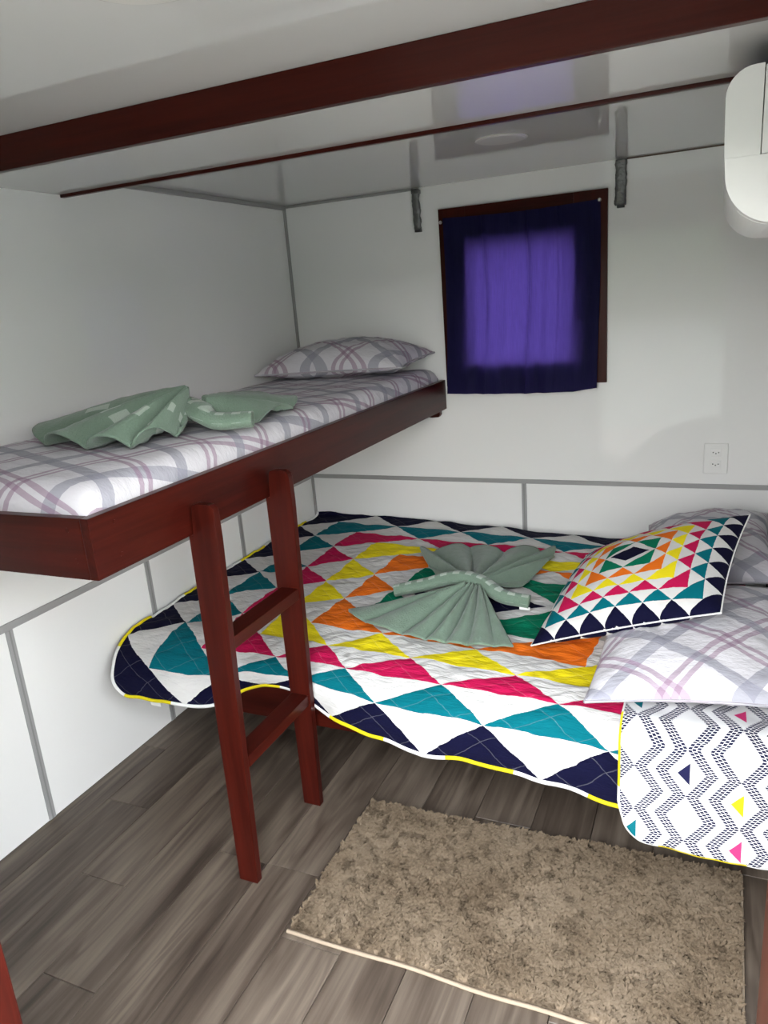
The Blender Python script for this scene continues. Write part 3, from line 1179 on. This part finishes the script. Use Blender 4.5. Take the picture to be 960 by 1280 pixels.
p = thing('pillow', 'plaid pillow on the bunk against the back wall', 'pillow')
pillow_mesh('pillowcase', 0.74, 0.46, 0.235, M['plaid_pillow'], p, seed=3, wr=0.010)
frame_from(p, (0.405, -0.262, 1.343), (1, 0.03, 0.015), (0, 1, 0.05))

p = thing('pillow', 'plaid pillow on the low bed lying on the turned-back quilt end', 'pillow')
pillow_mesh('pillowcase', 0.54, 0.76, 0.20, M['plaid_pillow'], p, seed=8, wr=0.009)
frame_from(p, (1.998, -1.290, 0.578), (1, 0.03, 0.10), (-0.02, 1, 0.0))
p = thing('pillow', 'plaid pillow on the low bed by the back wall behind the patchwork cushion', 'pillow')
pillow_mesh('pillowcase', 0.48, 0.80, 0.23, M['plaid_pillow'], p, seed=15, wr=0.009)
frame_from(p, (2.015, -0.475, 0.585), (1, 0.0, 0.16), (0, 1, 0))

cu = thing('cushion', 'patchwork cushion matching the quilt propped on plaid pillows', 'cushion')
pillow_mesh('cover', 0.60, 0.60, 0.20, M['cushion'], cu, cells=14, seed=21, wr=0.004, flat=0.5, pinch=0.05, under=0.75)
frame_from(cu, (1.834, -1.107, 0.690), (0.908, -0.194, 0.371), (0.137, 0.975, 0.175))

# ------------------------------------------------------------------ towels


def catmull(pts, n):
    pts = [Vector(p) for p in pts]
    P = [pts[0]*2-pts[1]]+pts+[pts[-1]*2-pts[-2]]
    out = []
    m = len(pts)-1
    for i in range(n):
        t = i/(n-1)*m
        k = min(int(t), m-1)
        f = t-k
        p0, p1, p2, p3 = P[k:k+4]
        out.append(0.5*((2*p1)+(-p0+p2)*f+(2*p0-5*p1+4*p2-p3)*f*f+(-p0+3*p1-3*p2+p3)*f**3))
    return out


def fan(name, c, spread, outer, h0, pleats, amp, parent, ground, seed=0, n=150, m=34, vband=None):
    """pleated fan from the gather at c to the outline 'outer' lying on z = ground"""
    oc = catmull(outer, n)
    V, U = [], []
    c = Vector(c)
    s0 = (oc[0]-oc[-1]).normalized()
    for i in range(n):
        s = i/(n-1)
        cs = c+s0*spread*(0.5-s)
        for j in range(m):
            r = j/(m-1)
            p = cs.lerp(oc[i], r)
            ph = 2*math.pi*pleats*(s+0.035*math.sin(s*9+seed))+0.8*math.sin(r*2+s*5+seed)
            pl = 0.5+0.5*math.sin(ph)
            pl = abs(math.sin(ph*0.5))**0.75
            p = p+(p-cs)*(0.07*(pl-0.6)*r)
            env = 0.62+0.38*math.sin(math.pi*min(1, r*0.9+0.1))
            edge_f = min(1, min(s, 1-s)*9)
            z = h0*(1-r)**1.6+amp*pl*env*(0.4+0.6*edge_f)+0.012*(1-r)*0
            z = max(z, 0.003)+0.004
            side = Vector((math.cos(ph), 0, 0))*0
            V.append((p.x, p.y, ground+z+0.003*nz(p.x*30, p.y*30, seed)))
            U.append((s*0.9, r if vband is None else r*vband))
    o = mesh_obj(name, V, grid_faces(n, m), M['towel'], parent, U, True)
    so = o.modifiers.new('thick', 'SOLIDIFY')
    so.thickness = 0.006
    so.offset = 1
    return o


def roll(name, path, w, h, parent, n=70, ring=28, seed=0):
    """soft flattened roll of towel with closed, spiralled ends"""
    pts = catmull(path, n)
    V, Fc, U = [], [], []
    acc = 0
    for i, p in enumerate(pts):
        t = (pts[min(i+1, n-1)]-pts[max(i-1, 0)]).normalized()
        sd = t.cross(Vector((0, 0, 1))).normalized()
        up = sd.cross(t)
        if i:
            acc += (p-pts[i-1]).length
        e = i/(n-1)
        taper = 1-0.10*abs(2*e-1)
        for q in range(ring):
            a = 2*math.pi*q/ring
            ca, sa = math.cos(a), math.sin(a)
            rr = 1+0.06*nz(ca*2+seed, sa*2, e*8)+(0.07 if abs(a-1.2) < 0.15 else 0)
            V.append(p+sd*(ca*w*taper*rr)+up*(sa*h*taper*rr))
            U.append((acc, q/ring+0.46))
    for i in range(n-1):
        for q in range(ring):
            Fc.append((i*ring+q, i*ring+(q+1) % ring, (i+1)*ring+(q+1) % ring, (i+1)*ring+q))
    # ends: step inwards in rings like a rolled cloth
    for e_i in (0, n-1):
        prev = [e_i*ring+q for q in range(ring)]
        cen_ = pts[e_i]
        t = (pts[1]-pts[0]).normalized() if e_i == 0 else (pts[-2]-pts[-1]).normalized()
        for k, (sc, dp) in enumerate(((0.78, 0.0), (0.74, 0.008), (0.5, 0.002), (0.45, 0.009), (0.15, 0.004))):
            cur_ = []
            for q in range(ring):
                base = Vector(V[e_i*ring+q])
                cur_.append(len(V))
                V.append(cen_+(base-cen_)*sc+t*dp)
                U.append((acc if e_i else 0, 0.3))
            for q in range(ring):
                Fc.append((prev[q], prev[(q+1) % ring], cur_[(q+1) % ring], cur_[q]))
            prev = cur_
        Fc.append(tuple(prev))
    return mesh_obj(name, V, Fc, M['towel'], parent, U, True)


G = 0.512
tw = thing('towel', 'sage green towel folded into a bow on the patchwork quilt', 'towel', 'folded green towels')
cb = px(592, 738, 'z', G+0.05)


def gp(pts, g):
    return [px(x, y, 'z', g) for x, y in pts]


fan('front_fan', (cb.x, cb.y-0.02, 0), 0.10,
    gp([(437, 764), (452, 780), (482, 790), (515, 800), (545, 806), (580, 810), (612, 812), (641, 810)], G), 0.060, 6.5, 0.036, tw, G, 1, vband=0.6)
fan('back_fan', (cb.x, cb.y+0.02, 0), 0.09,
    gp([(652, 736), (690, 703), (688, 690), (640, 691), (610, 690), (585, 684), (560, 690), (527, 692), (545, 722)], G), 0.060, 6.5, 0.040, tw, G, 4, vband=0.6)
rp = [px(494, 738, 'z', G+0.022), px(530, 731, 'z', G+0.045), px(568, 722, 'z', G+0.075), px(600, 727, 'z', G+0.072), px(628, 745, 'z', G+0.045), px(662, 752, 'z', G+0.030)]
roll('rolled_band', rp, 0.034, 0.026, tw, seed=2)
lb = px(657, 760, 'z', G+0.01)
box('care_label', (lb.x-0.022, lb.y-0.004, G+0.004), (lb.x+0.016, lb.y+0.001, G+0.014), M['white_plastic'], tw)

G2 = 1.298
tb = thing('towel', 'sage green towel folded into a fan on the plaid bunk mattress', 'towel', 'folded green towels')
c2 = px(238, 520, 'z', G2+0.04)
fan('front_fan', (c2.x, c2.y, 0), 0.07,
    [px(x, y, 'z', G2) for x, y in [(215, 513), (150, 520), (90, 540), (45, 555), (75, 562), (125, 566), (180, 560), (222, 548), (242, 536)]],
    0.070, 5.5, 0.075, tb, G2, 7, vband=1.2)
fan('back_fan', (c2.x+0.02, c2.y+0.05, 0), 0.07,
    [px(x, y, 'z', G2) for x, y in [(318, 531), (345, 519), (372, 509), (350, 503), (320, 500), (280, 499), (255, 500)]],
    0.055, 3.5, 0.045, tb, G2, 3, vband=0.6)
rp = [px(206, 507, 'z', G2+0.035), px(228, 505, 'z', G2+0.065), px(248, 513, 'z', G2+0.060), px(270, 526, 'z', G2+0.030), px(316, 524, 'z', G2+0.026)]
roll('rolled_band', rp, 0.042, 0.026, tb, seed=6)

# ------------------------------------------------------------------ rug
rug = thing('rug', 'beige shaggy rectangular rug on the plank floor before the bed', 'rug')
RC = [Vector((1.022, -1.598, 0)), Vector((2.150, -1.560, 0)), Vector((2.142, -2.150, 0)), Vector((1.028, -2.152, 0))]


def rug_pt(s, t):
    p = RC[0].lerp(RC[1], s).lerp(RC[3].lerp(RC[2], s), t)
    p.y += 0.010*nz(s*5, t*2)*(1 if t > 0.5 else 0.4)
    return p


nu, nv = 60, 36
V = []
for i in range(nu):
    for j in range(nv):
        q = rug_pt(i/(nu-1), j/(nv-1))
        e = min(i, nu-1-i, j, nv-1-j)
        V.append((q.x, q.y, 0.010 if e > 0 else 0.0015))
bk = mesh_obj('backing', V, grid_faces(nu, nv), M['rug'], rug, None, True)
rng = np.random.default_rng(3)
NT_ = 52000
S, T = rng.random(NT_), rng.random(NT_)
V, Fc = [], []
for s, t in zip(S, T):
    q = rug_pt(0.004+0.992*s, 0.006+0.978*t)
    ang = 3.0*nz(q.x*30, q.y*30, 1)+3.0*nz(q.x*75, q.y*75, 5)+1.6*random.random()
    lean = 0.85+0.2*nz(q.x*60, q.y*60, 9)
    L = 0.0135+0.0015*nz(q.x*40, q.y*40, 3)+0.003*random.random()
    dx, dy = math.cos(ang), math.sin(ang)
    wx, wy = -dy*0.0030, dx*0.0030
    b = Vector((q.x, q.y, 0.008))
    m_ = b+Vector((dx*L*lean*0.4, dy*L*lean*0.4, L*0.55))
    e_ = b+Vector((dx*L*lean*1.1, dy*L*lean*1.1, L*0.72))
    k = len(V)
    V += [(b.x-wx, b.y-wy, b.z), (b.x+wx, b.y+wy, b.z), (m_.x+wx*1.1, m_.y+wy*1.1, m_.z), (m_.x-wx*1.1, m_.y-wy*1.1, m_.z), (e_.x, e_.y, e_.z)]
    Fc += [(k, k+1, k+2, k+3), (k+3, k+2, k+4)]
pile = mesh_obj('pile', V, Fc, M['rug'], rug)
pile['kind'] = 'stuff'
tube_mesh('edge_binding', [rug_pt(i/60, 1.0)+Vector((0, -0.001, 0.006)) for i in range(61)], 0.0055, M['rug_edge'], rug)
tube_mesh('edge_binding', [rug_pt(1.0, i/30)+Vector((0.001, 0, 0.006)) for i in range(31)], 0.004, M['rug_edge'], rug)
